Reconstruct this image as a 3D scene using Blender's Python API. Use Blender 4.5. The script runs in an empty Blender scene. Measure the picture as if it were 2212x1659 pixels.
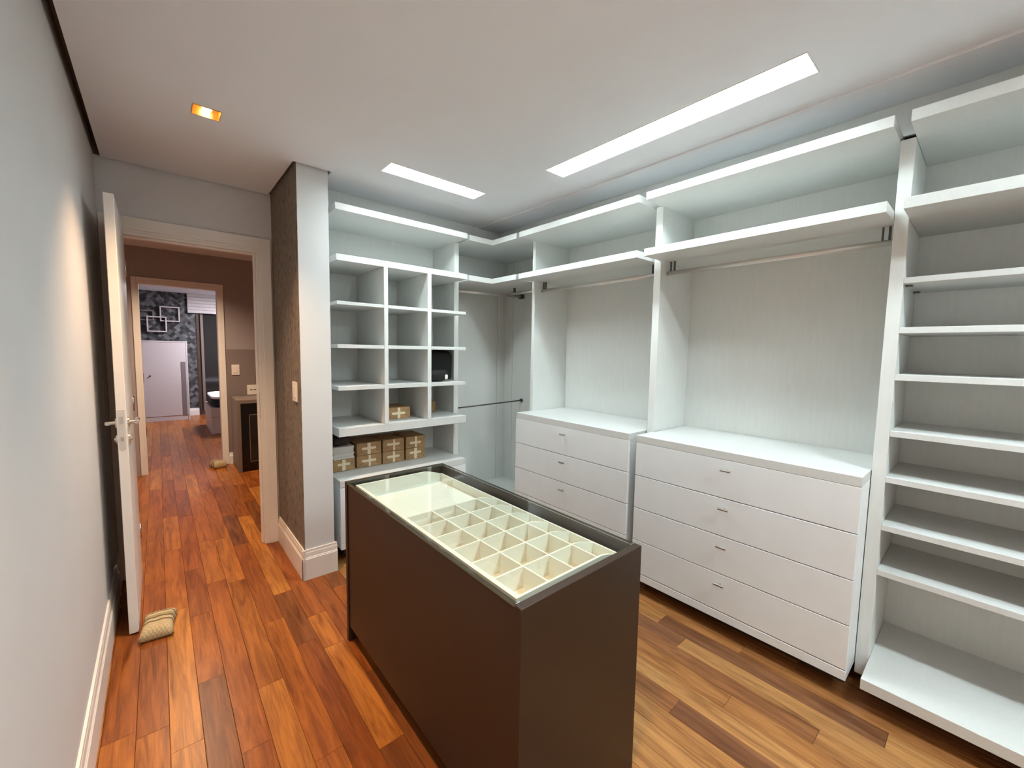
import bpy, bmesh, math, random
from mathutils import Matrix, Vector
random.seed(7)
SC = bpy.context.scene
COL = SC.collection

# ------------------------------------------------------------------ camera
def make_camera():
    f_px, yaw, pitch, roll = 888.65, 0.7105392, -0.0803775, 0.0170589
    fw = Vector((math.sin(yaw)*math.cos(pitch), math.cos(yaw)*math.cos(pitch), math.sin(pitch)))
    r = Vector((math.cos(yaw), -math.sin(yaw), 0)); u = r.cross(fw)
    r2 = r*math.cos(roll) + u*math.sin(roll); u2 = -r*math.sin(roll) + u*math.cos(roll)
    cam = bpy.data.objects.new('camera', bpy.data.cameras.new('camera'))
    cam.data.sensor_width = 36.0; cam.data.sensor_fit = 'HORIZONTAL'
    cam.data.lens = f_px/2212*36.0; cam.data.clip_start = 0.01
    m = Matrix((( r2.x, u2.x, -fw.x, 0), (r2.y, u2.y, -fw.y, 0), (r2.z, u2.z, -fw.z, 1.45), (0, 0, 0, 1)))
    cam.matrix_world = m
    COL.objects.link(cam); SC.camera = cam
make_camera()

# ------------------------------------------------------------------ light and exposure
W = bpy.data.worlds.new('world'); SC.world = W; W.use_nodes = True
W.node_tree.nodes['Background'].inputs[0].default_value = (0.6, 0.62, 0.66, 1)
W.node_tree.nodes['Background'].inputs[1].default_value = 0.02
SC.view_settings.view_transform = 'Standard'; SC.view_settings.look = 'None'
SC.view_settings.gamma = 1.0; SC.view_settings.use_curve_mapping = False
SC.view_settings.exposure = 0.27
PANEL_POWER = 52.0          # radiance of the two cool diffusers
PANEL_COLOR = (0.87, 1.0, 1.03)
WARM = (1.0, 0.64, 0.36)
SPOT_W, HALL_W, ROOM_W = 112.0, 115.0, 185.0

# ------------------------------------------------------------------ materials
def mat(name):
    m = bpy.data.materials.new(name); m.use_nodes = True
    nt = m.node_tree; b = nt.nodes['Principled BSDF']
    return m, nt, b
def N(nt, typ, **kw):
    n = nt.nodes.new(typ)
    for k, v in kw.items():
        if hasattr(n, k): setattr(n, k, v)
    return n
def setin(n, **kw):
    for k, v in kw.items(): n.inputs[k.replace('_', ' ')].default_value = v
def plain(name, rgb, rough=0.5, metal=0.0, spec=0.5, noise=0.0, nscale=60.0, bump=0.0, bscale=200.0, stretch=(1, 1, 1), emit=None):
    m, nt, b = mat(name)
    b.inputs['Roughness'].default_value = rough; b.inputs['Metallic'].default_value = metal
    b.inputs['Specular IOR Level'].default_value = spec
    tc = N(nt, 'ShaderNodeTexCoord'); mp = N(nt, 'ShaderNodeMapping'); mp.inputs['Scale'].default_value = stretch
    nt.links.new(tc.outputs['Object'], mp.inputs['Vector'])
    nz = N(nt, 'ShaderNodeTexNoise'); setin(nz, Scale=nscale, Detail=3.0)
    nt.links.new(mp.outputs[0], nz.inputs['Vector'])
    rp = N(nt, 'ShaderNodeValToRGB')
    lo = tuple(c*(1-noise) for c in rgb) + (1,); hi = tuple(min(1, c*(1+noise)) for c in rgb) + (1,)
    rp.color_ramp.elements[0].color = lo; rp.color_ramp.elements[0].position = 0.3
    rp.color_ramp.elements[1].color = hi; rp.color_ramp.elements[1].position = 0.7
    nt.links.new(nz.outputs['Fac'], rp.inputs[0]); nt.links.new(rp.outputs[0], b.inputs['Base Color'])
    if bump:
        n2 = N(nt, 'ShaderNodeTexNoise'); setin(n2, Scale=bscale, Detail=2.0)
        nt.links.new(mp.outputs[0], n2.inputs['Vector'])
        bp = N(nt, 'ShaderNodeBump'); setin(bp, Strength=bump, Distance=0.002)
        nt.links.new(n2.outputs['Fac'], bp.inputs['Height']); nt.links.new(bp.outputs[0], b.inputs['Normal'])
    if emit:
        b.inputs['Emission Color'].default_value = tuple(emit[0]) + (1,); b.inputs['Emission Strength'].default_value = emit[1]
    return m

M = {}
M['wall'] = plain('wall_paint', (0.67, 0.665, 0.665), 0.6, noise=0.02, nscale=3, bump=0.15, bscale=500)
M['wall_pale'] = plain('pale_paint', (0.66, 0.67, 0.67), 0.6, noise=0.015, nscale=3, bump=0.1, bscale=500)
M['ceiling'] = plain('ceiling_paint', (0.77, 0.80, 0.84), 0.8, noise=0.015, nscale=2, bump=0.1, bscale=400)
M['gap'] = plain('shadow_gap', (0.20, 0.18, 0.16), 0.9)
M['white'] = plain('white_lacquer', (0.82, 0.78, 0.73), 0.4, noise=0.02, nscale=8)
M['melamine'] = plain('linen_melamine', (0.71, 0.725, 0.70), 0.42, noise=0.022, nscale=14, bump=0.05, bscale=300, stretch=(5, 5, 0.6))
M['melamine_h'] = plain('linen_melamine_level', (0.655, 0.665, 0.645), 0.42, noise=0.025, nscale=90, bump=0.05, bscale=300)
M['drawer'] = plain('drawer_lacquer', (0.82, 0.85, 0.86), 0.38, noise=0.015, nscale=10)
M['plinth'] = plain('dark_plinth', (0.03, 0.026, 0.022), 0.6)
M['brown'] = plain('brown_lacquer', (0.033, 0.018, 0.010), 0.42, spec=0.3, noise=0.04, nscale=5)
M['brown_in'] = plain('brown_inner', (0.085, 0.075, 0.062), 0.5, noise=0.04, nscale=5)
M['tray'] = plain('cream_tray', (0.83, 0.82, 0.75), 0.45, noise=0.01, nscale=10)
M['chrome'] = plain('brushed_steel', (0.62, 0.60, 0.57), 0.25, metal=1.0)
M['rod'] = plain('satin_rod', (0.72, 0.70, 0.66), 0.30, metal=0.6)
M['rod_dark'] = plain('dark_rod', (0.10, 0.10, 0.10), 0.4, metal=0.5)
M['hole'] = plain('dark_slot', (0.02, 0.018, 0.016), 0.7)
M['kraft'] = plain('kraft_paper', (0.36, 0.215, 0.095), 0.7, noise=0.18, nscale=22, bump=0.4, bscale=60)
M['kraft_dark'] = plain('kraft_fold', (0.13, 0.075, 0.03), 0.8, noise=0.1)
M['tape'] = plain('paper_tape', (0.78, 0.66, 0.47), 0.6, noise=0.05)
M['paper'] = plain('paper_stack', (0.66, 0.62, 0.58), 0.8, noise=0.08, nscale=4, stretch=(0.5, 0.5, 90))
M['black'] = plain('black_cloth', (0.010, 0.010, 0.011), 0.85, noise=0.3, nscale=40, bump=0.4, bscale=80)
M['darkcloth'] = plain('dark_bundle_cloth', (0.03, 0.02, 0.018), 0.8, noise=0.2, nscale=30)
M['plastic'] = plain('white_plastic', (0.80, 0.74, 0.66), 0.35)
M['gold'] = plain('gold_reflector', (0.85, 0.58, 0.25), 0.30, metal=1.0)
M['hall_wall'] = plain('hall_paint', (0.36, 0.31, 0.31), 0.6, noise=0.03, nscale=3)
M['hall_dado'] = plain('hall_dado_paint', (0.22, 0.175, 0.165), 0.55, noise=0.03, nscale=3)
M['room_wall'] = plain('bedroom_paint', (0.42, 0.39, 0.39), 0.7)
M['taupe'] = plain('taupe_laminate', (0.20, 0.155, 0.13), 0.5, noise=0.05, nscale=12, stretch=(4, 4, 0.5))
M['glossblack'] = plain('gloss_black', (0.006, 0.005, 0.005), 0.15)
M['smoke'] = plain('smoked_panel', (0.022, 0.017, 0.012), 0.2, noise=0.3, nscale=4)
M['walnut'] = plain('walnut_frame', (0.075, 0.038, 0.022), 0.45, noise=0.25, nscale=12, stretch=(6, 6, 0.5))
M['navy'] = plain('navy_fabric', (0.012, 0.020, 0.030), 0.8, noise=0.2, nscale=30)
M['sheet'] = plain('white_sheet', (0.92, 0.92, 0.95), 0.8)
M['cabwhite'] = plain('white_cabinet', (0.62, 0.56, 0.55), 0.45, noise=0.01)
M['handle_grey'] = plain('grey_pull', (0.20, 0.17, 0.165), 0.5)
M['blind'] = plain('blind_fabric', (0.60, 0.56, 0.55), 0.8, noise=0.03)
M['glassdark'] = plain('night_glass', (0.03, 0.028, 0.026), 0.08)
M['bulb'] = plain('warm_bulb', (1, 0.9, 0.7), 0.4, emit=((1.0, 0.80, 0.50), 9.0))
M['diffuser'] = plain('lit_diffuser', (0.9, 0.95, 0.92), 0.5, emit=(PANEL_COLOR, PANEL_POWER))
M['diffuser_long'] = plain('lit_diffuser_long', (0.9, 0.95, 0.92), 0.5, emit=(PANEL_COLOR, PANEL_POWER*0.76))
M['diffuser_fill'] = plain('lit_diffuser_fill', (0.9, 0.95, 0.92), 0.5, emit=(PANEL_COLOR, PANEL_POWER*1.8))  # glow of the unseen panel added to fill the room
M['roomdiff'] = plain('bedroom_diffuser', (0.9, 0.9, 0.9), 0.5, emit=((0.92, 0.90, 1.0), ROOM_W))
M['housing'] = plain('lamp_housing_white', (0.85, 0.87, 0.86), 0.5)

def wood():
    m, nt, b = mat('plank_wood')
    tc = N(nt, 'ShaderNodeTexCoord'); oi = N(nt, 'ShaderNodeObjectInfo')
    ml = N(nt, 'ShaderNodeMath', operation='MULTIPLY'); ml.inputs[1].default_value = 37.0
    nt.links.new(oi.outputs['Random'], ml.inputs[0])
    cb = N(nt, 'ShaderNodeCombineXYZ'); nt.links.new(ml.outputs[0], cb.inputs[2]); nt.links.new(ml.outputs[0], cb.inputs[1])
    mp = N(nt, 'ShaderNodeMapping'); mp.inputs['Scale'].default_value = (26, 2.2, 10)
    nt.links.new(tc.outputs['Object'], mp.inputs['Vector'])
    ad = N(nt, 'ShaderNodeVectorMath', operation='ADD'); nt.links.new(mp.outputs[0], ad.inputs[0]); nt.links.new(cb.outputs[0], ad.inputs[1])
    n1 = N(nt, 'ShaderNodeTexNoise'); setin(n1, Scale=1.0, Detail=5.0, Roughness=0.6, Distortion=1.2)
    nt.links.new(ad.outputs[0], n1.inputs['Vector'])
    mp2 = N(nt, 'ShaderNodeMapping'); mp2.inputs['Scale'].default_value = (150, 5, 10)
    nt.links.new(tc.outputs['Object'], mp2.inputs['Vector'])
    n2 = N(nt, 'ShaderNodeTexNoise'); setin(n2, Scale=1.0, Detail=2.0); nt.links.new(mp2.outputs[0], n2.inputs['Vector'])
    rp = N(nt, 'ShaderNodeValToRGB'); e = rp.color_ramp.elements
    e[0].position = 0.28; e[0].color = (0.40, 0.32, 0.27, 1); e[1].position = 0.62; e[1].color = (1.12, 1.12, 1.1, 1)
    nt.links.new(n1.outputs['Fac'], rp.inputs[0])
    r2 = N(nt, 'ShaderNodeValToRGB'); e = r2.color_ramp.elements
    e[0].position = 0.3; e[0].color = (0.80, 0.78, 0.76, 1); e[1].position = 0.6; e[1].color = (1.05, 1.05, 1.05, 1)
    nt.links.new(n2.outputs['Fac'], r2.inputs[0])
    m1 = N(nt, 'ShaderNodeMixRGB', blend_type='MULTIPLY'); m1.inputs[0].default_value = 0.95
    nt.links.new(oi.outputs['Color'], m1.inputs[1]); nt.links.new(rp.outputs[0], m1.inputs[2])
    m2 = N(nt, 'ShaderNodeMixRGB', blend_type='MULTIPLY'); m2.inputs[0].default_value = 0.8
    nt.links.new(m1.outputs[0], m2.inputs[1]); nt.links.new(r2.outputs[0], m2.inputs[2])
    nt.links.new(m2.outputs[0], b.inputs['Base Color'])
    b.inputs['Roughness'].default_value = 0.30; b.inputs['Specular IOR Level'].default_value = 0.25
    bp = N(nt, 'ShaderNodeBump'); setin(bp, Strength=0.06, Distance=0.002)
    nt.links.new(n2.outputs['Fac'], bp.inputs['Height']); nt.links.new(bp.outputs[0], b.inputs['Normal'])
    return m
M['wood'] = wood()

def glass():
    m, nt, b = mat('clear_glass'); nt.nodes.remove(b)
    out = nt.nodes['Material Output']
    tr = N(nt, 'ShaderNodeBsdfTransparent'); tr.inputs[0].default_value = (0.955, 0.98, 0.962, 1)
    gl = N(nt, 'ShaderNodeBsdfGlossy'); gl.inputs['Roughness'].default_value = 0.0
    fr = N(nt, 'ShaderNodeFresnel'); fr.inputs[0].default_value = 1.5
    ge = N(nt, 'ShaderNodeNewGeometry'); sb = N(nt, 'ShaderNodeMath', operation='SUBTRACT'); sb.inputs[0].default_value = 1.0
    nt.links.new(ge.outputs['Backfacing'], sb.inputs[1])        # both faces' reflection is carried by the upper one
    k = N(nt, 'ShaderNodeMath', operation='MULTIPLY'); nt.links.new(fr.outputs[0], k.inputs[0]); nt.links.new(sb.outputs[0], k.inputs[1])
    k2 = N(nt, 'ShaderNodeMath', operation='MULTIPLY'); k2.inputs[1].default_value = 1.25; k2.use_clamp = True; nt.links.new(k.outputs[0], k2.inputs[0])
    mx = N(nt, 'ShaderNodeMixShader')
    nt.links.new(k2.outputs[0], mx.inputs[0]); nt.links.new(tr.outputs[0], mx.inputs[1]); nt.links.new(gl.outputs[0], mx.inputs[2])
    nt.links.new(mx.outputs[0], out.inputs[0])
    return m
M['glass'] = glass()
M['glass_edge'] = plain('green_glass_edge', (0.10, 0.13, 0.09), 0.15)

def wallpaper():
    m, nt, b = mat('brown_speckled_wallpaper')
    tc = N(nt, 'ShaderNodeTexCoord'); mp = N(nt, 'ShaderNodeMapping'); mp.inputs['Scale'].default_value = (1, 1, 0.6)
    nt.links.new(tc.outputs['Object'], mp.inputs['Vector'])
    nz = N(nt, 'ShaderNodeTexNoise'); setin(nz, Scale=38.0, Detail=4.0, Roughness=0.65); nt.links.new(mp.outputs[0], nz.inputs['Vector'])
    r1 = N(nt, 'ShaderNodeValToRGB'); e = r1.color_ramp.elements
    e[0].position = 0.32; e[0].color = (0.125, 0.098, 0.075, 1); e[1].position = 0.7; e[1].color = (0.24, 0.195, 0.155, 1)
    nt.links.new(nz.outputs['Fac'], r1.inputs[0])
    vo = N(nt, 'ShaderNodeTexVoronoi'); setin(vo, Scale=17.0); nt.links.new(mp.outputs[0], vo.inputs['Vector'])
    r2 = N(nt, 'ShaderNodeValToRGB'); e = r2.color_ramp.elements
    e[0].position = 0.14; e[0].color = (0.35, 0.33, 0.31, 1); e[1].position = 0.22; e[1].color = (1, 1, 1, 1)
    nt.links.new(vo.outputs['Distance'], r2.inputs[0])
    mx = N(nt, 'ShaderNodeMixRGB', blend_type='MULTIPLY'); mx.inputs[0].default_value = 0.8
    nt.links.new(r1.outputs[0], mx.inputs[1]); nt.links.new(r2.outputs[0], mx.inputs[2]); nt.links.new(mx.outputs[0], b.inputs['Base Color'])
    b.inputs['Roughness'].default_value = 0.75
    bp = N(nt, 'ShaderNodeBump'); setin(bp, Strength=0.5, Distance=0.004); nt.links.new(nz.outputs['Fac'], bp.inputs['Height']); nt.links.new(bp.outputs[0], b.inputs['Normal'])
    return m
M['wallpaper'] = wallpaper()

def mosaic():
    m, nt, b = mat('grey_mosaic_wallpaper')
    tc = N(nt, 'ShaderNodeTexCoord'); mp = N(nt, 'ShaderNodeMapping'); mp.inputs['Rotation'].default_value = (0, 0.75, 0)
    nt.links.new(tc.outputs['Object'], mp.inputs['Vector'])
    vo = N(nt, 'ShaderNodeTexVoronoi', distance='CHEBYCHEV'); setin(vo, Scale=17.0, Randomness=0.5); nt.links.new(mp.outputs[0], vo.inputs['Vector'])
    bw = N(nt, 'ShaderNodeRGBToBW'); nt.links.new(vo.outputs['Color'], bw.inputs[0])
    rp = N(nt, 'ShaderNodeValToRGB'); e = rp.color_ramp.elements
    e[0].position = 0.2; e[0].color = (0.012, 0.011, 0.011, 1); e[1].position = 0.85; e[1].color = (0.16, 0.165, 0.17, 1)
    x = e.new(0.5); x.color = (0.045, 0.045, 0.047, 1)
    nt.links.new(bw.outputs[0], rp.inputs[0]); nt.links.new(rp.outputs[0], b.inputs['Base Color']); b.inputs['Roughness'].default_value = 0.6
    return m
M['mosaic'] = mosaic()

def striped():
    m, nt, b = mat('striped_woven_cloth')
    tc = N(nt, 'ShaderNodeTexCoord'); sp = N(nt, 'ShaderNodeSeparateXYZ'); nt.links.new(tc.outputs['Object'], sp.inputs[0])
    mr = N(nt, 'ShaderNodeMapRange'); mr.inputs[1].default_value = -0.11; mr.inputs[2].default_value = 0.11
    nt.links.new(sp.outputs[1], mr.inputs[0])
    rp = N(nt, 'ShaderNodeValToRGB'); rp.color_ramp.interpolation = 'CONSTANT'; e = rp.color_ramp.elements
    A, Bc, C = (0.50, 0.38, 0.21, 1), (0.13, 0.10, 0.05, 1), (0.55, 0.44, 0.27, 1)
    e[0].position = 0; e[0].color = A; e[1].position = 0.36; e[1].color = Bc
    for p, c in ((0.42, A), (0.52, Bc), (0.58, (0.34, 0.26, 0.12, 1)), (0.68, C), (0.76, Bc), (0.82, C), (0.9, A)):
        k = e.new(p); k.color = c
    nt.links.new(mr.outputs[0], rp.inputs[0])
    ck = N(nt, 'ShaderNodeTexChecker'); setin(ck, Scale=130.0); ck.inputs[1].default_value = (1.1, 1.1, 1.1, 1); ck.inputs[2].default_value = (0.72, 0.70, 0.66, 1)
    nt.links.new(tc.outputs['Object'], ck.inputs[0])
    mx = N(nt, 'ShaderNodeMixRGB', blend_type='MULTIPLY'); mx.inputs[0].default_value = 0.8
    nt.links.new(rp.outputs[0], mx.inputs[1]); nt.links.new(ck.outputs[0], mx.inputs[2]); nt.links.new(mx.outputs[0], b.inputs['Base Color'])
    b.inputs['Roughness'].default_value = 0.9
    return m
M['striped'] = striped()

# ------------------------------------------------------------------ builders
ORG = {}
def link(name, bm, m, parent=None, origin=None, smooth=False):
    """bm is in world coordinates; the object gets the origin of its thing (or its own)."""
    if parent is not None: o3 = ORG[parent.name]
    else: o3 = Vector(origin) if origin is not None else Vector((0, 0, 0))
    bmesh.ops.recalc_face_normals(bm, faces=bm.faces)
    bmesh.ops.translate(bm, verts=bm.verts, vec=-o3)
    me = bpy.data.meshes.new(name); bm.to_mesh(me); bm.free()
    for x in (m if isinstance(m, (list, tuple)) else [m]): me.materials.append(x)
    if smooth:
        for p in me.polygons: p.use_smooth = True
    o = bpy.data.objects.new(name, me); COL.objects.link(o)
    ORG[o.name] = o3
    if parent is not None: o.parent = parent
    else: o.location = o3
    return o
def tag(o, label, cat, group=None, kind=None):
    o['label'] = label; o['category'] = cat
    if group: o['group'] = group
    if kind: o['kind'] = kind
    return o
def thing(name, loc, label, cat, group=None, kind=None):
    o = bpy.data.objects.new(name, None); COL.objects.link(o); o.location = loc; o.empty_display_size = 0.05
    ORG[o.name] = Vector(loc)
    return tag(o, label, cat, group, kind)
def add_box(bm, x0, x1, y0, y1, z0, z1, mi=0):
    v = [bm.verts.new(p) for p in ((x0, y0, z0), (x1, y0, z0), (x1, y1, z0), (x0, y1, z0), (x0, y0, z1), (x1, y0, z1), (x1, y1, z1), (x0, y1, z1))]
    fs = [bm.faces.new([v[i] for i in q]) for q in ((0, 3, 2, 1), (4, 5, 6, 7), (0, 1, 5, 4), (1, 2, 6, 5), (2, 3, 7, 6), (3, 0, 4, 7))]
    for f in fs: f.material_index = mi
    return fs
def box(name, x0, x1, y0, y1, z0, z1, m, parent=None, bevel=0.0012, origin=None):
    bm = bmesh.new(); add_box(bm, x0, x1, y0, y1, z0, z1)
    if bevel: bmesh.ops.bevel(bm, geom=bm.edges[:], offset=bevel, segments=1, affect='EDGES', profile=0.5)
    if parent is None and origin is None: origin = ((x0+x1)/2, (y0+y1)/2, z0)
    return link(name, bm, m, parent, origin)
def add_prism(bm, pts, z0, z1, mi=0):
    a = [bm.verts.new((x, y, z0)) for x, y in pts]; b = [bm.verts.new((x, y, z1)) for x, y in pts]
    fs = [bm.faces.new(list(reversed(a))), bm.faces.new(b)]
    n = len(pts)
    for i in range(n): fs.append(bm.faces.new((a[i], a[(i+1) % n], b[(i+1) % n], b[i])))
    for f in fs: f.material_index = mi
def prism(name, pts, z0, z1, m, parent=None, bevel=0.0012, origin=None):
    bm = bmesh.new(); add_prism(bm, pts, z0, z1)
    if bevel: bmesh.ops.bevel(bm, geom=bm.edges[:], offset=bevel, segments=1, affect='EDGES', profile=0.5)
    return link(name, bm, m, parent, origin)
def add_cyl(bm, a, b, r, seg=16, r2=None, caps=True):
    a, b = Vector(a), Vector(b); d = b-a; q = d.to_track_quat('Z', 'Y').to_matrix()
    r2 = r if r2 is None else r2
    A = [bm.verts.new(a + q @ Vector((r*math.cos(t), r*math.sin(t), 0))) for t in [2*math.pi*i/seg for i in range(seg)]]
    B = [bm.verts.new(b + q @ Vector((r2*math.cos(t), r2*math.sin(t), 0))) for t in [2*math.pi*i/seg for i in range(seg)]]
    for i in range(seg): bm.faces.new((A[i], A[(i+1) % seg], B[(i+1) % seg], B[i]))
    if caps: bm.faces.new(list(reversed(A))); bm.faces.new(B)
def cyl(name, a, b, r, m, parent=None, seg=16, smooth=True, origin=None):
    bm = bmesh.new(); add_cyl(bm, a, b, r, seg); o = link(name, bm, m, parent, origin if parent is None and origin else (None if parent else a))
    for p in o.data.polygons: p.use_smooth = len(p.vertices) == 4
    return o
def plate(name, axes, u0, u1, v0, v1, w0, w1, holes, m, parent=None, origin=None, mats=None):
    """a slab spanning u,v with rectangular holes; axes = which world axes are u, v, w"""
    us = sorted({u0, u1, *[h[0] for h in holes], *[h[1] for h in holes]}); us = [u for u in us if u0 <= u <= u1]
    vs = sorted({v0, v1, *[h[2] for h in holes], *[h[3] for h in holes]}); vs = [v for v in vs if v0 <= v <= v1]
    solid = lambda i, j: 0 <= i < len(us)-1 and 0 <= j < len(vs)-1 and not any(h[0] <= (us[i]+us[i+1])/2 <= h[1] and h[2] <= (vs[j]+vs[j+1])/2 <= h[3] for h in holes)
    bm = bmesh.new(); cache = {}
    def V(i, j, w):
        k = (i, j, w)
        if k not in cache:
            p = [0, 0, 0]; p[axes[0]] = us[i]; p[axes[1]] = vs[j]; p[axes[2]] = w1 if w else w0; cache[k] = bm.verts.new(p)
        return cache[k]
    for i in range(len(us)-1):
        for j in range(len(vs)-1):
            if not solid(i, j): continue
            bm.faces.new((V(i, j, 0), V(i+1, j, 0), V(i+1, j+1, 0), V(i, j+1, 0)))
            bm.faces.new((V(i, j, 1), V(i+1, j, 1), V(i+1, j+1, 1), V(i, j+1, 1)))
            if not solid(i-1, j): bm.faces.new((V(i, j, 0), V(i, j+1, 0), V(i, j+1, 1), V(i, j, 1)))
            if not solid(i+1, j): bm.faces.new((V(i+1, j, 0), V(i+1, j+1, 0), V(i+1, j+1, 1), V(i+1, j, 1)))
            if not solid(i, j-1): bm.faces.new((V(i, j, 0), V(i+1, j, 0), V(i+1, j, 1), V(i, j, 1)))
            if not solid(i, j+1): bm.faces.new((V(i, j+1, 0), V(i+1, j+1, 0), V(i+1, j+1, 1), V(i, j+1, 1)))
    return link(name, bm, m, parent, origin)
def blob(name, c, s, m, parent=None, p=4.0, seg=28, ring=16, wob=0.0, seed=0, rotz=0.0, flat=None):
    """a super-ellipsoid: soft cushions, bags, bundles"""
    rnd = random.Random(seed); ph = [rnd.uniform(0, 6.28) for _ in range(6)]
    bm = bmesh.new(); rows = []
    sg = lambda t, e: math.copysign(abs(t)**e, t)
    for j in range(ring+1):
        la = -math.pi/2 + math.pi*j/ring; row = []
        for i in range(seg):
            lo = 2*math.pi*i/seg; e = 2.0/p
            x = sg(math.cos(la), e)*sg(math.cos(lo), e); y = sg(math.cos(la), e)*sg(math.sin(lo), e); z = sg(math.sin(la), e*1.6 if flat else e)
            k = 1 + wob*(math.sin(3*lo+ph[0]+2*la)+0.6*math.sin(5*lo+ph[1]-3*la)+0.5*math.sin(7*la+ph[2]))
            x *= s[0]*k; y *= s[1]*k; z *= s[2]*k
            cs, sn = math.cos(rotz), math.sin(rotz)
            row.append((x, y, z))
        rows.append(row)
    V = []
    for j, row in enumerate(rows):
        if j in (0, ring): V.append([bm.verts.new(row[0])]*seg)
        else: V.append([bm.verts.new(q) for q in row])
    for j in range(ring):
        for i in range(seg):
            q = [V[j][i], V[j][(i+1) % seg], V[j+1][(i+1) % seg], V[j+1][i]]
            u = []
            for v in q:
                if v not in u: u.append(v)
            if len(u) > 2: bm.faces.new(u)
    if parent is None:
        o = link(name, bm, m, None, (0, 0, 0), True); o.location = c; o.rotation_euler.z = rotz; ORG[o.name] = Vector(c)
    else:
        bmesh.ops.rotate(bm, verts=bm.verts, cent=(0, 0, 0), matrix=Matrix.Rotation(rotz, 3, 'Z')); bmesh.ops.translate(bm, verts=bm.verts, vec=c)
        o = link(name, bm, m, parent, None, True)
    return o
def pillow(name, c, sx, sy, h, m, rotz):
    """flat stuffed bag with pinched corners, resting on z = c.z"""
    bm = bmesh.new(); n = 14; G = {}
    for side in (1, -1):
        for i in range(n+1):
            for j in range(n+1):
                u, v = 2*i/n-1, 2*j/n-1
                edge = i in (0, n) or j in (0, n)
                if edge and (1, i, j) in G: G[(side, i, j)] = G[(1, i, j)]; continue
                k = ((1-u**4)*(1-v**4))**0.55
                x = sx*u*(1-0.10*(1-v*v)*abs(u)**3); y = sy*v*(1-0.07*(1-u*u)*abs(v)**3)
                z = h*0.36 + (h*0.64*k if side > 0 else -h*0.36*min(1, k*1.6)) + (0 if not edge else -h*0.12)
                z += 0.0015*math.sin(9*u+4*v)*k*(side > 0)
                G[(side, i, j)] = bm.verts.new((x, y, z))
        for i in range(n):
            for j in range(n): bm.faces.new([G[(side, a, b)] for a, b in ((i, j), (i+1, j), (i+1, j+1), (i, j+1))])
    o = link(name, bm, m, None, (0, 0, 0), True); o.location = c; o.rotation_euler.z = rotz; ORG[o.name] = Vector(c)
    return o
def copy_tree(o, parent=None):
    c = o.copy(); COL.objects.link(c); ORG[c.name] = ORG[o.name]
    if parent is not None: c.parent = parent
    for ch in list(o.children): copy_tree(ch, c)
    return c
def st(o, label, cat): return tag(o, label, cat, kind='structure')

# ------------------------------------------------------------------ room shell
ZC, ZT = 2.51, 2.60
XL, XR, YB, YD, YR = -0.235, 2.72, 3.29, 3.40, -1.60
st(box('floor', -1.6, 3.4, YR-0.2, 11.0, -0.06, -0.012, M['hole'], bevel=0, origin=(0, 0, 0)), 'red-brown timber plank floor running from the closet through the hall', 'floor')
FLOOR = bpy.data.objects['floor']
st(box('wall_left', XL-0.12, XL, YR, YD, 0, ZT, M['wall'], bevel=0), 'plain greige painted wall along the left behind the open door', 'wall')
st(box('wall_right', XR, XR+0.12, YR, YB+0.12, 0, ZT, M['wall'], bevel=0), 'painted wall behind the white closet fittings on the right', 'wall')
st(box('wall_rear', XL-0.12, XR+0.12, YR-0.12, YR, 0, ZT, M['wall_pale'], bevel=0), 'pale wall behind the photographer', 'wall')
st(box('wall_back', 0.825, XR, YB, YB+0.12, 0, ZT, M['wall'], bevel=0), 'painted wall behind the cubby shelving', 'wall')
# doorway wall with its opening
st(plate('wall_doorway', (0, 2, 1), -1.3, 0.66, 0, ZT, YD, YD+0.12, [(-0.172, 0.555, -1, 2.112)], M['wall']), 'grey-brown painted wall around the open doorway', 'wall')
# pillar: papered side, pale end
P = thing('wall_pillar', (0.73, 3.0, 0), 'wall return with brown speckled paper and a pale grey painted end', 'wall', kind='structure')
box('pillar_core', 0.648, 0.823, 2.702, 3.52, 0, ZT, M['wall_pale'], P, bevel=0)
box('wallpaper', 0.6455, 0.648, 2.704, YD, 0.16, ZC+0.02, M['wallpaper'], P, bevel=0)['label'] = 'brown speckled wallpaper'
# ceiling with cut-outs
L1 = (1.765, 1.917, 0.497, 1.783); L2 = (1.052, 1.727, 2.312, 2.457); L3_FILL = (1.50, 1.652, -1.50, -0.42); SP = (0.157, 0.264, 2.362, 2.462)
DL_FILL = [(0.157, 0.264, 0.40, 0.50), (0.157, 0.264, -0.95, -0.85)]  # two unseen warm downlights, added for fill
CE = plate('ceiling', (0, 1, 2), XL+0.030, 2.15, YR, YD-0.018, ZC, ZC+0.02,
           [L1, L2, L3_FILL, SP, *DL_FILL, (0.628, 0.84, 2.684, YD), (0.84, 2.15, 3.02, YD)], M['ceiling'], origin=(1, 1, ZC))
st(CE, 'smooth off-white ceiling with recessed lights and dark shadow gaps', 'ceiling')
box('ceiling_strip', 2.15, XR, YR, YB, ZC-0.009, ZC+0.02, M['ceiling'], CE, bevel=0.003)
bmg = bmesh.new(); add_box(bmg, XL-0.1, XR+0.1, YR-0.1, YD+0.1, ZT, ZT+0.06); link('ceiling_slab', bmg, M['gap'], CE)
bmg = bmesh.new()
add_box(bmg, XL+0.0005, XL+0.003, YR, YD-0.001, ZC+0.012, ZT-0.001); add_box(bmg, XL+0.004, 0.645, YD-0.003, YD-0.0005, ZC+0.012, ZT-0.001)
link('shadow_gap', bmg, M['gap'], CE)
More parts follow.
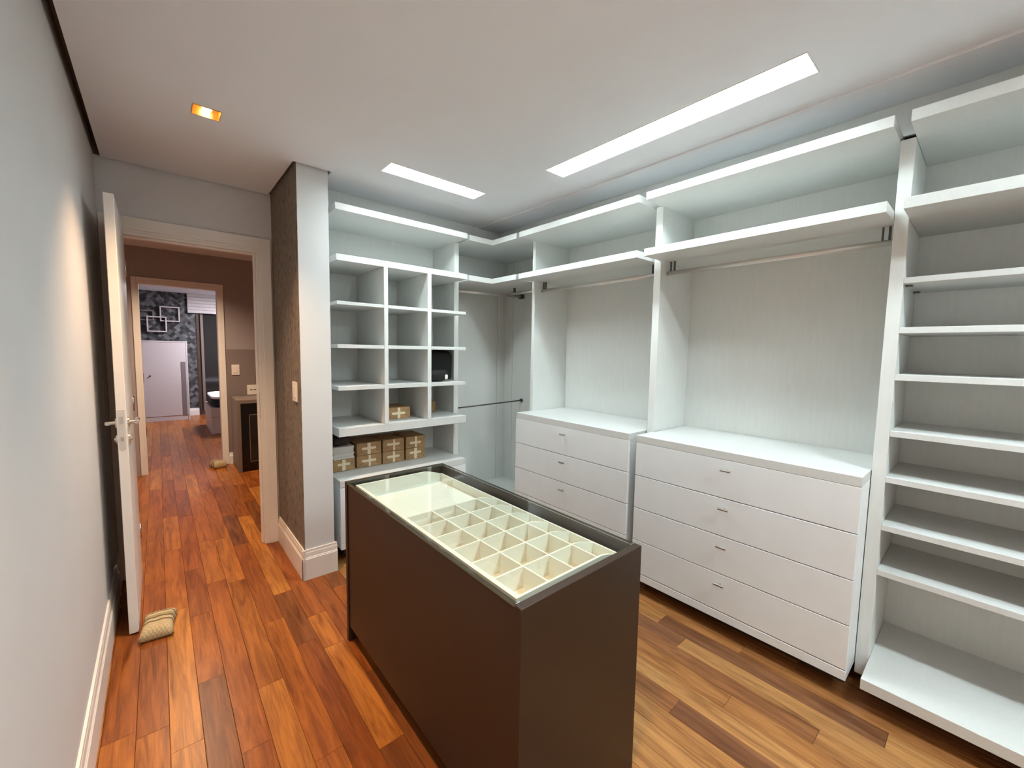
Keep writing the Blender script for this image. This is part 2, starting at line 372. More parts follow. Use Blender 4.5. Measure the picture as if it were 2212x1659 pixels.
# filler boards between wardrobe tops and ceiling
st(box('trim_1', 2.385, 2.403, -0.70, 2.98, 2.364, ZC-0.0095, M['melamine'], bevel=0), 'white filler board closing the gap above the right hand shelves', 'trim')
st(box('trim_2', 0.8245, 2.403, 2.981, 2.999, 2.364, ZC-0.0005, M['melamine'], bevel=0), 'white filler board closing the gap above the cubby shelves', 'trim')

def skirting(name, p0, p1, out, label, h=0.19, t=0.016, m=None):
    """profiled skirting from p0 to p1 standing out in direction out"""
    p0, p1, out = Vector(p0), Vector(p1), Vector(out)
    prof = [(0, 0), (t, 0), (t, h*0.70), (t*0.86, h*0.715), (t*0.86, h*0.74), (t*0.7, h*0.76), (t*0.62, h*0.9), (t*0.5, h*0.93), (t*0.5, h), (0, h)]
    bm = bmesh.new()
    A = [bm.verts.new((p0.x+out.x*a, p0.y+out.y*a, b)) for a, b in prof]; B = [bm.verts.new((p1.x+out.x*a, p1.y+out.y*a, b)) for a, b in prof]
    n = len(prof)
    for i in range(n): bm.faces.new((A[i], A[(i+1) % n], B[(i+1) % n], B[i]))
    bm.faces.new(A); bm.faces.new(list(reversed(B)))
    return st(link(name, bm, m or M['white'], None, (p0.x, p0.y, 0)), label, 'baseboard')
skirting('baseboard_left', (XL, YR+0.001, 0), (XL, YD-0.024, 0), (1, 0), 'tall white moulded baseboard along the left wall')
skirting('baseboard_pillar', (0.645, 2.686, 0), (0.645, YD-0.0225, 0), (-1, 0), 'tall white baseboard under the speckled wallpaper')
skirting('baseboard_front', (0.629, 2.702, 0), (0.838, 2.702, 0), (0, -1), 'white baseboard wrapping the pale end of the wall return')
skirting('baseboard_return', (0.823, 2.703, 0), (0.823, 2.86, 0), (1, 0), 'short white baseboard on the hidden side of the wall return', t=0.0155)

# ------------------------------------------------------------------ floor planks
P0, PW = -0.118, 0.096
JOINTS = {0: [1.95], 1: [0.9], 2: [2.12, 2.69], 3: [1.64, 3.02], 4: [1.93, 2.95], 5: [1.445, 2.385], 6: [2.106, 2.636], 7: [1.346, 2.002, 2.30], 8: [1.727, 2.9], 9: [1.1, 2.5],
          20: [0.334], 21: [0.918, 1.55], 22: [0.157, 1.077], 19: [0.62, -0.3], 18: [1.3, 0.05], 17: [0.75, -0.2], 16: [0.25, 1.1], 15: [0.9], 23: [0.7]}
TONES = [(0.36, 0.117, 0.021), (0.41, 0.142, 0.026), (0.34, 0.100, 0.018), (0.27, 0.079, 0.016), (0.43, 0.162, 0.032), (0.20, 0.066, 0.019), (0.35, 0.110, 0.019)]  # wood tones, reddened to paint in the warm lamp glow on the left
TONES_COOLLIT = [(0.32, 0.142, 0.046), (0.35, 0.165, 0.056), (0.29, 0.120, 0.042), (0.24, 0.100, 0.037), (0.38, 0.190, 0.068), (0.19, 0.082, 0.037), (0.31, 0.132, 0.044)]   # same boards, yellower: the whiter light towards the wardrobes painted in
FIXED = {(5, 1.445, 2.385): 2, (7, 0, 1.346): 3, (7, 1.346, 2.002): 4, (20, -9, 0.334): 0, (20, 0.334, 9): 4, (21, 0.157, 9): 5}
rnd = random.Random(11)
def plank_mesh(bm, x0, x1, y0, y1):
    c = 0.0011; g = 0.0004; x0 += g; x1 -= g; y0 += g; y1 -= g
    lo = [bm.verts.new(p) for p in ((x0, y0, -0.012), (x1, y0, -0.012), (x1, y1, -0.012), (x0, y1, -0.012))]
    mi = [bm.verts.new(p) for p in ((x0, y0, -c), (x1, y0, -c), (x1, y1, -c), (x0, y1, -c))]
    hi = [bm.verts.new(p) for p in ((x0+c, y0+c, 0), (x1-c, y0+c, 0), (x1-c, y1-c, 0), (x0+c, y1-c, 0))]
    bm.faces.new(hi)
    for i in range(4):
        k = (i+1) % 4
        bm.faces.new((lo[i], lo[k], mi[k], mi[i])); bm.faces.new((mi[i], mi[k], hi[k], hi[i]))
planks = []
for k in range(-2, 26):
    xa, xb = P0+k*PW, P0+(k+1)*PW
    if k <= 13: ya, yb = (-0.5 if k > -3 else 2.6), 10.76
    else: ya, yb = -0.5, 3.3
    js = sorted(JOINTS.get(k, []))
    cur = ya; cuts = [ya]
    # before the first known joint
    if js:
        while js[0]-cur > 1.5: cur += rnd.uniform(0.7, 1.3); cuts.append(cur)
        cuts += js; cur = js[-1]
    while True:
        step = rnd.uniform(0.55, 1.25) if cur < 6.2 else rnd.uniform(1.1, 1.9)
        if cur + step > yb - 0.25: break
        cur += step; cuts.append(cur)
    cuts.append(yb)
    for a, b in zip(cuts, cuts[1:]): planks.append((k, xa, xb, a, b))
prev = None
FIX = [(0, 1.2, 3, 3), (0, 0, 1.95, 0), (1, 1, 3, 4), (2, 2.12, 2.69, 2), (2, 0, 2.12, 5), (3, 1.64, 3, 2), (3, 0, 1.64, 3), (4, 1.93, 3, 0), (4, 0, 1.93, 4), (5, 1.445, 2.385, 6), (5, 0, 1.445, 0),
       (6, 0, 2.106, 3), (6, 2.106, 2.636, 5), (6, 2.636, 4, 4), (7, 1.346, 2.0, 4), (7, 0, 1.346, 5), (7, 2.0, 2.3, 1), (7, 2.3, 3, 3), (8, 1.727, 3, 3), (8, 0, 1.727, 5), (9, 2.5, 4, 5),
       (21, 0.918, 1.55, 5), (22, 0.157, 1.077, 5), (22, 1.077, 3, 1), (22, -1, 0.157, 4), (21, -1, 0.918, 4), (20, 0.334, 2, 3), (20, -1, 0.334, 1), (19, 0, 2, 0), (18, 0.05, 1.3, 4), (17, -0.2, 0.75, 5), (16, 0.25, 1.1, 1), (15, -1, 0.9, 4), (23, -1, 3, 6)]
for k, xa, xb, a, b in planks:
    bm = bmesh.new(); plank_mesh(bm, xa, xb, a, b)
    cx, cy = (xa+xb)/2, (a+b)/2
    bmesh.ops.recalc_face_normals(bm, faces=bm.faces); bmesh.ops.translate(bm, verts=bm.verts, vec=(-cx, -cy, 0))
    me = bpy.data.meshes.new('plank'); bm.to_mesh(me); bm.free(); me.materials.append(M['wood'])
    o = bpy.data.objects.new('plank', me); COL.objects.link(o); o.parent = FLOOR; o.location = (cx, cy, 0)
    ti = None
    for fk, fa, fb, t in FIX:
        if fk == k and fa <= cy <= fb: ti = t
    if ti is None:
        ti = rnd.choice([0, 1, 2, 3, 4, 6, 0, 6, 3]);
        if ti == prev: ti = (ti+2) % 7
    prev = ti
    c = (TONES if k < 10 else TONES_COOLLIT)[ti]; j = rnd.uniform(0.92, 1.08)
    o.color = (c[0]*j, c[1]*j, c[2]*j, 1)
# the strips hidden under furniture, beside and behind
bm = bmesh.new()
for k in range(-15, 32):
    xa, xb = P0+k*PW, P0+(k+1)*PW
    if k < -2 or k > 13: plank_mesh(bm, xa, xb, 3.3, 10.76)
    if k < -2 or k > 25: plank_mesh(bm, xa, xb, YR, 3.3)
    else: plank_mesh(bm, xa, xb, YR, -0.5)
o = link('plank_field', bm, M['wood'], FLOOR); o['kind'] = 'stuff'; o.color = (0.33, 0.14, 0.05, 1)

# ------------------------------------------------------------------ lamps in the closet ceiling
def panel_light(r, label, m='diffuser'):
    x0, x1, y0, y1 = r; t = thing('ceiling_light', ((x0+x1)/2, (y0+y1)/2, ZC), label, 'ceiling light', 'recessed linear ceiling lights')
    bm = bmesh.new(); w = 0.004; z0, z1 = ZC-0.002, ZC+0.048
    add_box(bm, x0+0.0005, x0+w, y0+0.0005, y1-0.0005, z0, z1); add_box(bm, x1-w, x1-0.0005, y0+0.0005, y1-0.0005, z0, z1)
    add_box(bm, x0+w, x1-w, y0+0.0005, y0+w, z0, z1); add_box(bm, x0+w, x1-w, y1-w, y1-0.0005, z0, z1)
    link('housing', bm, M['housing'], t)
    box('diffuser', x0+w, x1-w, y0+w, y1-w, ZC+0.030, ZC+0.036, M[m], t, bevel=0)['label'] = 'glowing white diffuser'
panel_light(L1, 'long bright linear ceiling light running along the right hand wardrobes', 'diffuser_long')
panel_light(L2, 'short bright linear ceiling light in front of the cubby shelves')
panel_light(L3_FILL, 'added linear fill light in the ceiling behind the camera, unseen', 'diffuser_fill')  # unseen panel, added only to brighten the room
def downlight(r, label, watts, z=ZC, emit=M['bulb'], color=WARM, blend=1.0, ang=92, group='square gold downlights'):
    x0, x1, y0, y1 = r; cx, cy = (x0+x1)/2, (y0+y1)/2
    t = thing('ceiling_downlight', (cx, cy, z), label, 'ceiling light', group)
    bm = bmesh.new(); w = 0.003; zz0, zz1 = z-0.003, z+0.06
    add_box(bm, x0+0.0005, x0+w, y0+0.0005, y1-0.0005, zz0, zz1); add_box(bm, x1-w, x1-0.0005, y0+0.0005, y1-0.0005, zz0, zz1)
    add_box(bm, x0+w, x1-w, y0+0.0005, y0+w, zz0, zz1); add_box(bm, x0+w, x1-w, y1-w, y1-0.0005, zz0, zz1); add_box(bm, x0, x1, y0, y1, zz1, zz1+0.003)
    link('reflector', bm, M['gold'], t)
    bm = bmesh.new(); bmesh.ops.create_uvsphere(bm, u_segments=16, v_segments=10, radius=0.020); bmesh.ops.translate(bm, verts=bm.verts, vec=(cx+0.004, cy+0.012, z+0.026))
    link('bulb', bm, emit, t, smooth=True)['label'] = 'glowing warm bulb'
    ld = bpy.data.lights.new('downlight_beam', 'SPOT'); ld.energy = watts; ld.color = color; ld.spot_size = math.radians(ang); ld.spot_blend = blend; ld.shadow_soft_size = 0.03
    lo = bpy.data.objects.new('downlight_beam', ld); COL.objects.link(lo); lo.parent = t; lo.location = (0, 0, -0.008)
downlight(SP, 'square gold-lined downlight glowing warm near the doorway', SPOT_W)
downlight(DL_FILL[0], 'added warm gold-lined fill downlight above the camera, unseen', SPOT_W)
downlight(DL_FILL[1], 'added warm gold-lined fill downlight behind the camera, unseen', SPOT_W)

# ------------------------------------------------------------------ doorway and door leaf
D1 = thing('trim_3', (0.2, YD, 0), 'white painted frame and casing around the open doorway', 'door frame', kind='structure')
def casing(par, yf, yb, x0, x1, zt, w0, w1, wt, side=-1, m=None):
    m = m or M['white']
    e = 0.030 if w1 > 0.08 else 0.018; ym = yf+(yb-yf)*0.35
    box('casing', x1+e, x1+w1, yf, yb, 0, zt+wt, m, par, 0.003)
    box('casing', x0-w0, x0-e, yf, yb, 0, zt+wt, m, par, 0.003)
    box('casing', x0-e, x1+e, yf, yb, zt+e, zt+wt, m, par, 0.003)
    for a, b in ((0.0, 0.55), (0.55, 1.0)):         # stepped inner moulding
        y = ym if a else ym+0.004
        box('casing_moulding', x1+e*a, x1+e*b, y, yb, 0, zt+e*b, m, par, 0.0015)
        box('casing_moulding', x0-e*b, x0-e*a, y, yb, 0, zt+e*b, m, par, 0.0015)
        box('casing_moulding', x0-e*a, x1+e*a, y, yb, zt+e*a, zt+e*b, m, par, 0.0015)
casing(D1, YD-0.022, YD-0.0005, -0.160, 0.543, 2.100, 0.072, 0.091, 0.103)
box('jamb_lining', 0.543, 0.5545, YD, YD+0.12, 0, 2.100, M['white'], D1, 0.001); box('jamb_lining', -0.1715, -0.160, YD, YD+0.12, 0, 2.100, M['white'], D1, 0.001)
box('jamb_lining', -0.1715, 0.5545, YD, YD+0.12, 2.100, 2.1115, M['white'], D1, 0.001)
box('door_rebate', 0.531, 0.543, YD+0.02, YD+0.055, 0, 2.100, M['white'], D1, 0.002); box('door_rebate', -0.160, 0.531, YD+0.02, YD+0.055, 2.088, 2.100, M['white'], D1, 0.002)
box('strike_plate', 0.5415, 0.543, YD-0.003, YD+0.017, 0.93, 1.12, M['chrome'], D1, 0)
DO = thing('door_1', (-0.145, 2.70, 0), 'white flush door standing open against the left wall', 'door', kind='structure')
box('door_leaf', -0.1635, -0.127, 2.70, 3.372, 0.008, 2.143, M['white'], DO, 0.002)
lp = box('lock_plate', -0.158, -0.1335, 2.6985, 2.70, 0.944, 1.138, M['rod'], DO, 0.0004)
for zz0, zz1 in ((1.07, 1.105), (0.985, 1.005)): box('lock_bolt', -0.152, -0.140, 2.6965, 2.6985, zz0, zz1, M['chrome'], lp, 0.0004)
for s, xf, xt in ((1, -0.127, -0.086), (-1, -0.1635, -0.207)):
    bm = bmesh.new(); zl, yl = 1.066, 2.765
    add_cyl(bm, (xf, yl, zl), (xf+s*0.008, yl, zl), 0.026, 20); add_cyl(bm, (xf+s*0.008, yl, zl), (xt, yl, zl), 0.010, 14)
    add_cyl(bm, (xt-s*0.008, yl-0.012, zl), (xt-s*0.008, yl+0.105, zl), 0.0095, 14)
    link('lever_handle', bm, M['chrome'], DO, smooth=False)
    bm = bmesh.new(); add_cyl(bm, (xf, yl+0.005, 0.984), (xf+s*0.008, yl+0.005, 0.984), 0.026, 20); add_cyl(bm, (xf+s*0.008, yl+0.005, 0.984), (xf+s*0.014, yl+0.005, 0.984), 0.012, 16)
    link('keyhole_rose', bm, M['chrome'], DO)
for zz in (0.25, 1.05, 1.85): cyl('door_hinge', (-0.126, 3.374, zz), (-0.126, 3.374, zz+0.09), 0.006, M['chrome'], DO, 10)
# striped door stop
tag(pillow('door_stop', (-0.052, 2.682, 0.001), 0.070, 0.112, 0.060, M['striped'], -0.10), 'beige striped woven sandbag door stop beside the open door edge', 'door stop', 'striped sandbag door stops')

def switch(name, axis, c, w, h, label, cat, n=1, t=0.008):
    """plate on a wall; axis 'x-' faces -x, 'y-' faces -y"""
    x, y, z = c; th = thing(name, c, label, cat)
    if axis == 'x-':
        box('cover_plate', x-t, x, y-w/2, y+w/2, z-h/2, z+h/2, M['plastic'], th, 0.002)
        for i in range(n): box('rocker', x-t-0.003, x-t, y-w*0.32+i*w*0.66/n, y-w*0.32+(i+0.9)*w*0.66/n, z-h*0.3, z+h*0.3, M['plastic'], th, 0.001)
    else:
        box('cover_plate', x-w/2, x+w/2, y-t, y, z-h/2, z+h/2, M['plastic'], th, 0.002)
        for i in range(n): box('rocker', x-w*0.32+i*w*0.66/n, x-w*0.32+(i+0.9)*w*0.66/n, y-t-0.003, y-t, z-h*0.3, z+h*0.3, M['plastic'], th, 0.001)
    return th
switch('light_switch', 'x-', (0.645, 2.822, 1.173), 0.105, 0.122, 'white light switch plate on the brown speckled wallpaper', 'switch', 2)

# ------------------------------------------------------------------ wardrobe fittings
XF, XU, XK = 2.14, 2.31, 2.70            # shelf fronts, upright fronts, back panels
ZS2, ZS2T, ZS1, ZS1T = 2.005, 2.046, 2.318, 2.360
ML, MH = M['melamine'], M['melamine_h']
def rod_y(par, x, z, y0, y1, ends=(1, 1)):
    r = cyl('hanging_rod', (x, y0+0.003, z), (x, y1-0.003, z), 0.0125, M['rod'], par, 14)
    for yy, f in ((y0+0.016, ends[0]), (y1-0.046, ends[1])):
        if f: box('rod_bracket', x-0.007, x+0.007, yy-0.004, yy+0.004, z+0.010, ZS2-0.0005, M['rod_dark'], r, 0.001)
        if f: box('rod_bracket', x-0.007, x+0.007, yy+0.02, yy+0.026, z+0.010, ZS2-0.0005, M['rod_dark'], r, 0.001)
    return r
def wardrobe(y0, y1, yu1, label, back_end):
    """open hanging bay: shelf fronts y0..y1, upright from y1-0.011 to yu1 on its far side"""
    t = thing('wardrobe_bay', ((XF+XK)/2, (y0+y1)/2, 0.045), label, 'wardrobe', 'open hanging bays')
    yr = y1-0.0115
    box('upright', XU, XK-0.001, yr, yu1, 0.045, 2.322, ML, t)
    for z0, z1 in ((ZS2, ZS2T), (ZS1, ZS1T)):
        prism('shelf', [(XF, y0), (XF, y1), (XU-0.001, y1), (XU-0.001, yr-0.0006), (XK-0.001, yr-0.0006), (XK-0.001, y0)], z0, z1, MH, t)
    box('back_panel', XK, XK+0.012, y0-0.002, back_end, 0.09, 2.36, ML, t, 0)
    rod_y(t, 2.385, 1.937, y0+0.001, yr-0.001)
    return t
wardrobe(0.304, 1.345, 1.378, 'open white hanging bay above the nearer drawer chest, with shelves and chrome rod', 1.377)
wardrobe(1.391, 2.4335, 2.455, 'open white hanging bay above the farther drawer chest, with shelves and rod', 2.454)

def chest():
    y0, y1 = 0.3055, 1.3425; t = thing('drawer_chest', (XF, (y0+y1)/2, 0), 'white four-drawer chest with small chrome pulls, nearer the camera by the open shelves', 'chest', 'white four-drawer chests')
    foot = lambda z0, z1, nm, x0, m: prism(nm, [(x0, y0), (x0, y1), (XU-0.003, y1), (XU-0.003, y1-0.0135), (XK-0.002, y1-0.0135), (XK-0.002, y0)], z0, z1, m, t)
    foot(0.922, 0.964, 'chest_top', XF, MH); foot(0.086, 0.128, 'chest_base', XF, M['drawer'])
    foot(0.1283, 0.9217, 'carcass', XF+0.021, M['drawer'])
    box('plinth', 2.26, 2.66, y0+0.02, y1-0.03, 0.0005, 0.0858, M['plinth'], t, 0)
    tops = [0.9205, 0.7220, 0.5245, 0.3265, 0.1290]; yc = (y0+y1)/2
    for i in range(4):
        d = box('drawer', XF, XF+0.019, y0, y1, tops[i+1]+0.0042, tops[i], M['drawer'], t, 0.0012)
        zh = tops[i]-0.048
        bm = bmesh.new(); add_cyl(bm, (XF-0.026, yc-0.024, zh), (XF-0.026, yc+0.024, zh), 0.0062, 14); add_cyl(bm, (XF-0.022, yc, zh), (XF, yc, zh), 0.004, 10)
        link('handle', bm, M['chrome'], d)['label'] = 'small chrome T-shaped pull'
    return t
c1 = chest()
c2 = copy_tree(c1); c2.location.y += 1.0885
c2['label'] = 'white four-drawer chest with small chrome pulls, farther one beside the corner'

# corner unit
Lp = lambda yb, xk: [(1.908, yb), (1.908, 2.762), (XF, 2.762), (XF, 2.464), (XU-0.001, 2.464), (XU-0.001, 2.4565), (xk, 2.4565), (xk, yb)]
t = thing('corner_wardrobe', (2.4, 2.9, 0.045), 'white corner wardrobe with L-shaped shelves and crossing rods between cubbies and drawers', 'wardrobe')
for z0, z1 in ((ZS2, ZS2T), (ZS1, ZS1T), (0.092, 0.137)): prism('corner_shelf', Lp(3.258, XK-0.001), z0, z1, MH, t)
box('back_panel', XK, XK+0.012, 2.456, 3.137, 0.09, 2.36, ML, t, 0); box('back_panel', XK, XK+0.012, 3.1405, 3.272, 0.09, 2.36, ML, t, 0)
box('back_panel', 1.908, 2.598, 3.260, 3.272, 0.09, 2.36, ML, t, 0); box('back_panel', 2.6015, XK-0.0005, 3.260, 3.272, 0.09, 2.36, ML, t, 0)
box('plinth', 2.2, 2.66, 2.47, 3.24, 0.0005, 0.0915, M['plinth'], t, 0)
r = cyl('hanging_rod', (1.909, 3.0, 1.950), (XK-0.02, 3.0, 1.972), 0.0125, M['rod'], t, 14)
box('rod_bracket', 1.909, 1.915, 2.985, 3.015, 1.95, ZS2-0.001, M['rod_dark'], r, 0.001); box('rod_bracket', XK-0.035, XK-0.001, 2.975, 3.025, 1.952, 1.992, M['rod_dark'], r, 0.001)
r = cyl('hanging_rod', (2.42, 2.457, 1.956), (2.42, 2.845, 1.956), 0.0125, M['rod'], t, 14)
box('rod_bracket', 2.414, 2.426, 2.79, 2.81, 1.966, ZS2-0.0005, M['rod_dark'], r, 0.001)
r = cyl('hanging_rod', (1.909, 3.0, 0.945), (XK-0.008, 2.985, 0.967), 0.0065, M['rod_dark'], t, 14); r['label'] = 'thin dark lower rod'
cyl('rod_bracket', (XK-0.016, 2.985, 0.967), (XK-0.0005, 2.985, 0.967), 0.017, M['rod_dark'], r, 14)
for yy in (3.19, 3.245): cyl('screw_cap', (XK-0.003, yy, 0.155), (XK, yy, 0.155), 0.006, M['plastic'], t, 10)

# cubby unit
YF, YU, YK = 2.74, 2.91, 3.25
t = thing('cubby_unit', (1.37, 3.0, 0.045), 'white cubby shelving unit with three columns of square cells', 'shelving')
box('upright', 0.8400, 0.8745, YU, YK, 0.045, 2.322, ML, t); box('upright', 1.8625, 1.9065, YU, YK, 0.045, 2.322, ML, t)
def cub(x0, x1): return [(x0, YF), (x1, YF), (x1, YU-0.001), (min(x1, 1.8620), YU-0.001), (min(x1, 1.8620), YK-0.0005), (x0, YK-0.0005)] if x1 > 1.862 else [(x0, YF), (x1, YF), (x1, YK-0.0005), (x0, YK-0.0005)]
for z0, z1 in ((ZS1, ZS1T), (ZS2, ZS2T), (0.867, 0.9235)): prism('shelf', cub(0.8755, 1.8740), z0, z1, MH, t)
DIV = ((1.189, 1.2185), (1.5245, 1.556))
for a, b in DIV: box('divider', a, b, YF-0.001, YK-0.0005, 0.9240, ZS2-0.0005, ML, t)
for z0, z1 in ((1.7285, 1.7505), (1.4490, 1.4735), (1.1725, 1.2000)):
    for xa, xb in ((0.8755, DIV[0][0]-0.0004), (DIV[0][1]+0.0004, DIV[1][0]-0.0004)): box('cell_shelf', xa, xb, YF, YK-0.0005, z0, z1, MH, t)
    prism('cell_shelf', cub(DIV[1][1]+0.0004, 1.8635), z0, z1, MH, t)
box('back_panel', 0.8400, 1.9065, YK, YK+0.012, 0.09, 2.36, ML, t, 0)
# low drawer box under it
t = thing('low_chest', (1.37, YF, 0), 'low white drawer box with a deep top under the cubby shelves', 'chest')
for z0, z1, nm, y0 in ((0.527, 0.5715, 'chest_top', YF), (0.100, 0.145, 'chest_base', YF), (0.1453, 0.5267, 'carcass', YF+0.021)):
    prism(nm, [(0.8780, y0), (1.8720, y0), (1.8720, YU-0.003), (1.8605, YU-0.003), (1.8605, YK-0.002), (0.8780, YK-0.002)], z0, z1, MH if nm == 'chest_top' else M['drawer'], t)
for xa, xb in ((0.8780, 1.3735), (1.3765, 1.8720)): box('drawer', xa, xb, YF, YF+0.019, 0.1470, 0.5240, M['drawer'], t)
box('plinth', 0.93, 1.82, 2.86, 3.20, 0.0005, 0.0998, M['plinth'], t, 0)

# open shelf unit at the right edge
t = thing('shelf_unit', (2.5, -0.2, 0.045), 'tall white open shelf unit at the right edge with many narrow shelves', 'shelving')
Y0 = -0.66
box('upright', XU, XK-0.001, 0.2575, 0.3025, 0.045, 2.322, ML, t); box('upright', XU, XK-0.001, Y0-0.045, Y0, 0.045, 2.322, ML, t)
for z0, z1 in ((ZS2, ZS2T), (ZS1, ZS1T)): box('deep_shelf', XF, XK-0.001, Y0+0.0005, 0.2570, z0, z1, MH, t)
for z0, z1 in ((1.7495, 1.7735), (1.5480, 1.5730), (1.3550, 1.3800), (1.1195, 1.1445), (0.9225, 0.9475), (0.7145, 0.7395), (0.5160, 0.5410)):
    s = box('shelf', XU, XK-0.001, Y0+0.0005, 0.2570, z0, z1, MH, t)
    if z0 > 1.7:
        for xx in (2.36, 2.62): box('shelf_pin', xx, xx+0.03, 0.235, 0.2565, z0-0.006, z0-0.0002, M['rod_dark'], s, 0)
box('base_shelf', 2.132, XK-0.001, Y0+0.0005, 0.2570, 0.092, 0.137, MH, t)
box('back_panel', XK, XK+0.012, Y0-0.045, 0.3015, 0.09, 2.36, ML, t, 0)
box('plinth', 2.27, 2.66, Y0, 0.235, 0.0005, 0.0915, M['plinth'], t, 0)

# ------------------------------------------------------------------ island with glass top
t = thing('display_island', (0.93, 1.36, 0), 'dark brown island with a glass top over a cream divided tray', 'cabinet')
IX0, IX1, IY0, IY1, IZ = 0.664, 1.206, 0.720, 2.000, 0.806
box('end_panel', IX0-0.002, IX1, IY0, IY0+0.0255, 0.0005, IZ, M['brown'], t, 0.0015); box('end_panel', IX0-0.002, IX1, IY1-0.0255, IY1, 0.0005, IZ, M['brown'], t, 0.0015)
box('side_panel', IX0+0.003, IX0+0.021, IY0+0.0265, IY1-0.029, 0.080, 0.7965, M['brown'], t, 0.001)
yy0, yy1 = IY0+0.0285, IY1-0.0285; n = 3
for i in range(n): box('drawer', IX1-0.020, IX1-0.002, yy0, yy1, 0.080+i*0.2395, 0.080+(i+1)*0.2395-0.003, M['brown'], t, 0.001)
box('plinth', 0.73, 1.15, IY0+0.027, IY1-0.027, 0.0005, 0.080, M['plinth'], t, 0)
box('carcass', IX0+0.0215, IX1-0.0205, IY0+0.0262, IY1-0.0262, 0.0805, 0.700, M['brown_in'], t, 0)
bm = bmesh.new(); fs = add_box(bm, IX0+0.001, IX1-0.001, IY0+0.0262, IY1-0.0262, 0.7975, 0.8055)
for i, f in enumerate(fs): f.material_index = 0 if i < 2 else 1
g = link('glass_top', bm, [M['glass'], M['glass_edge']], t); g['label'] = 'clear glass sheet with green edges'
for xx, yy in ((0.676, 0.7525), (1.188, 0.7525)): box('glass_clip', xx-0.008, xx+0.008, IY0+0.0256, IY0+0.0285, 0.790, 0.8072, M['chrome'], t, 0.0005)
# tray
TX0, TX1, TY0, TY1, TZ0, TZ1, TZR = 0.695, 1.168, 0.775, 1.944, 0.728, 0.7955, 0.768
tr = box('tray', TX0, TX1, TY0, TY1, 0.7195, TZ0, M['tray'], t, 0)
tr['label'] = 'cream jewellery tray with an empty bay and a grid of cells'
box('tray_side', TX0, TX0+0.016, TY0, TY1, TZ0, TZ1, M['tray'], tr, 0.0005); box('tray_side', TX1-0.008, TX1, TY0, TY1, TZ0, TZR, M['tray'], tr, 0.0005)
xa, xb, xk = TX0+0.016, TX1-0.008, 1.078
def tray_wall(y0, y1, nm):
    bm = bmesh.new()
    pr = [(xa, TZ0), (xb, TZ0), (xb, TZR), (xk+0.02, TZ1-0.007), (xk-0.015, TZ1), (xa, TZ1)]
    A = [bm.verts.new((x, y0, z)) for x, z in pr]; B = [bm.verts.new((x, y1, z)) for x, z in pr]
    bm.faces.new(A); bm.faces.new(list(reversed(B)))
    for i in range(len(pr)): bm.faces.new((A[i], A[(i+1) % len(pr)], B[(i+1) % len(pr)], B[i]))
    link(nm, bm, M['tray'], tr)
GY = 1.447; dy = (GY-TY0-0.008)/6
for i in range(7):
    y = TY0+i*dy
    tray_wall(y, y+(0.008 if i in (0, 6) else 0.006), 'tray_side' if i == 0 else 'divider')
tray_wall(TY1-0.010, TY1, 'tray_side')
dx = (TX1-0.008-xa)/4
for c in range(1, 4):
    x = xa+c*dx
    for i in range(6): box('divider', x-0.003, x+0.003, TY0+i*dy+(0.008 if i == 0 else 0.006), TY0+(i+1)*dy, TZ0, TZ1-0.002, M['tray'], tr, 0)

# ------------------------------------------------------------------ parcels, papers and bags on the shelves
def parcel(c, w, d, h, label, seed, folds=True):
    """kraft paper parcel, c = centre of its front bottom edge; front faces -y"""
    r = random.Random(seed); x, y, z = c
    t = thing('kraft_parcel', (x, y+d/2, z), label, 'parcel', 'kraft paper parcels')
    bm = bmesh.new(); add_box(bm, x-w/2, x+w/2, y, y+d, z, z+h)
    bmesh.ops.bevel(bm, geom=bm.edges[:], offset=0.005, segments=2, affect='EDGES', profile=0.6)
    link('wrapping', bm, M['kraft'], t)
    tw = 0.020
    box('tape', x-tw/2+r.uniform(-.006, .006), x+tw/2, y-0.0012, y-0.0001, z+0.004, z+h-0.003, M['tape'], t, 0)
    zc = z+h*r.uniform(0.42, 0.6); box('tape', x-w*0.30, x+w*0.27, y-0.0016, y-0.0012, zc-0.009, zc+0.009, M['tape'], t, 0)
    if folds:
        for s in (-1, 1):
            bm = bmesh.new(); x0 = x+s*(w/2-0.004)
            P = [(x0, z+h*0.08), (x0-s*0.003, z+h*0.08), (x+s*w*0.20, z+h*0.46), (x+s*w*0.20, z+h*0.50)]
            a = [bm.verts.new((px, y-0.0008, pz)) for px, pz in P]; b = [bm.verts.new((px, y-0.0001, pz)) for px, pz in P]
            bm.faces.new(a); bm.faces.new(list(reversed(b)))
            for i in range(4): bm.faces.new((a[i], a[(i+1) % 4], b[(i+1) % 4], b[i]))
            link('fold', bm, M['kraft_dark'], t)
    return t
zb = 0.5725; ph = 0.0915; yp = 2.962
parcel((0.980, yp, zb), 0.152, 0.24, 0.086, 'kraft parcel at the far left of the low chest, under the white paper stack', 1, False)
cols = (('second column from the left', 1.163, 0.186), ('third column from the left', 1.354, 0.176), ('rightmost column', 1.541, 0.172))
for nm, x, w in cols:
    parcel((x, yp, zb), w, 0.24, ph, 'lower kraft parcel of the %s on the low chest' % nm, int(x*100))
    parcel((x+0.001, yp+0.002, zb+ph+0.0005), w-0.003, 0.24, ph, 'upper kraft parcel of the %s on the low chest' % nm, int(x*77))
parcel((1.362, 2.885, 0.9240), 0.186, 0.22, 0.088, 'single kraft parcel in the bottom middle cubby', 9)
parcel((1.672, 3.04, 0.9240), 0.185, 0.19, 0.090, 'kraft parcel half hidden in the bottom right cubby', 10)
t = thing('paper_stack', (0.975, 3.08, zb+0.087), 'stack of white paper pads on the leftmost kraft parcel', 'paper')
z = zb+0.0865
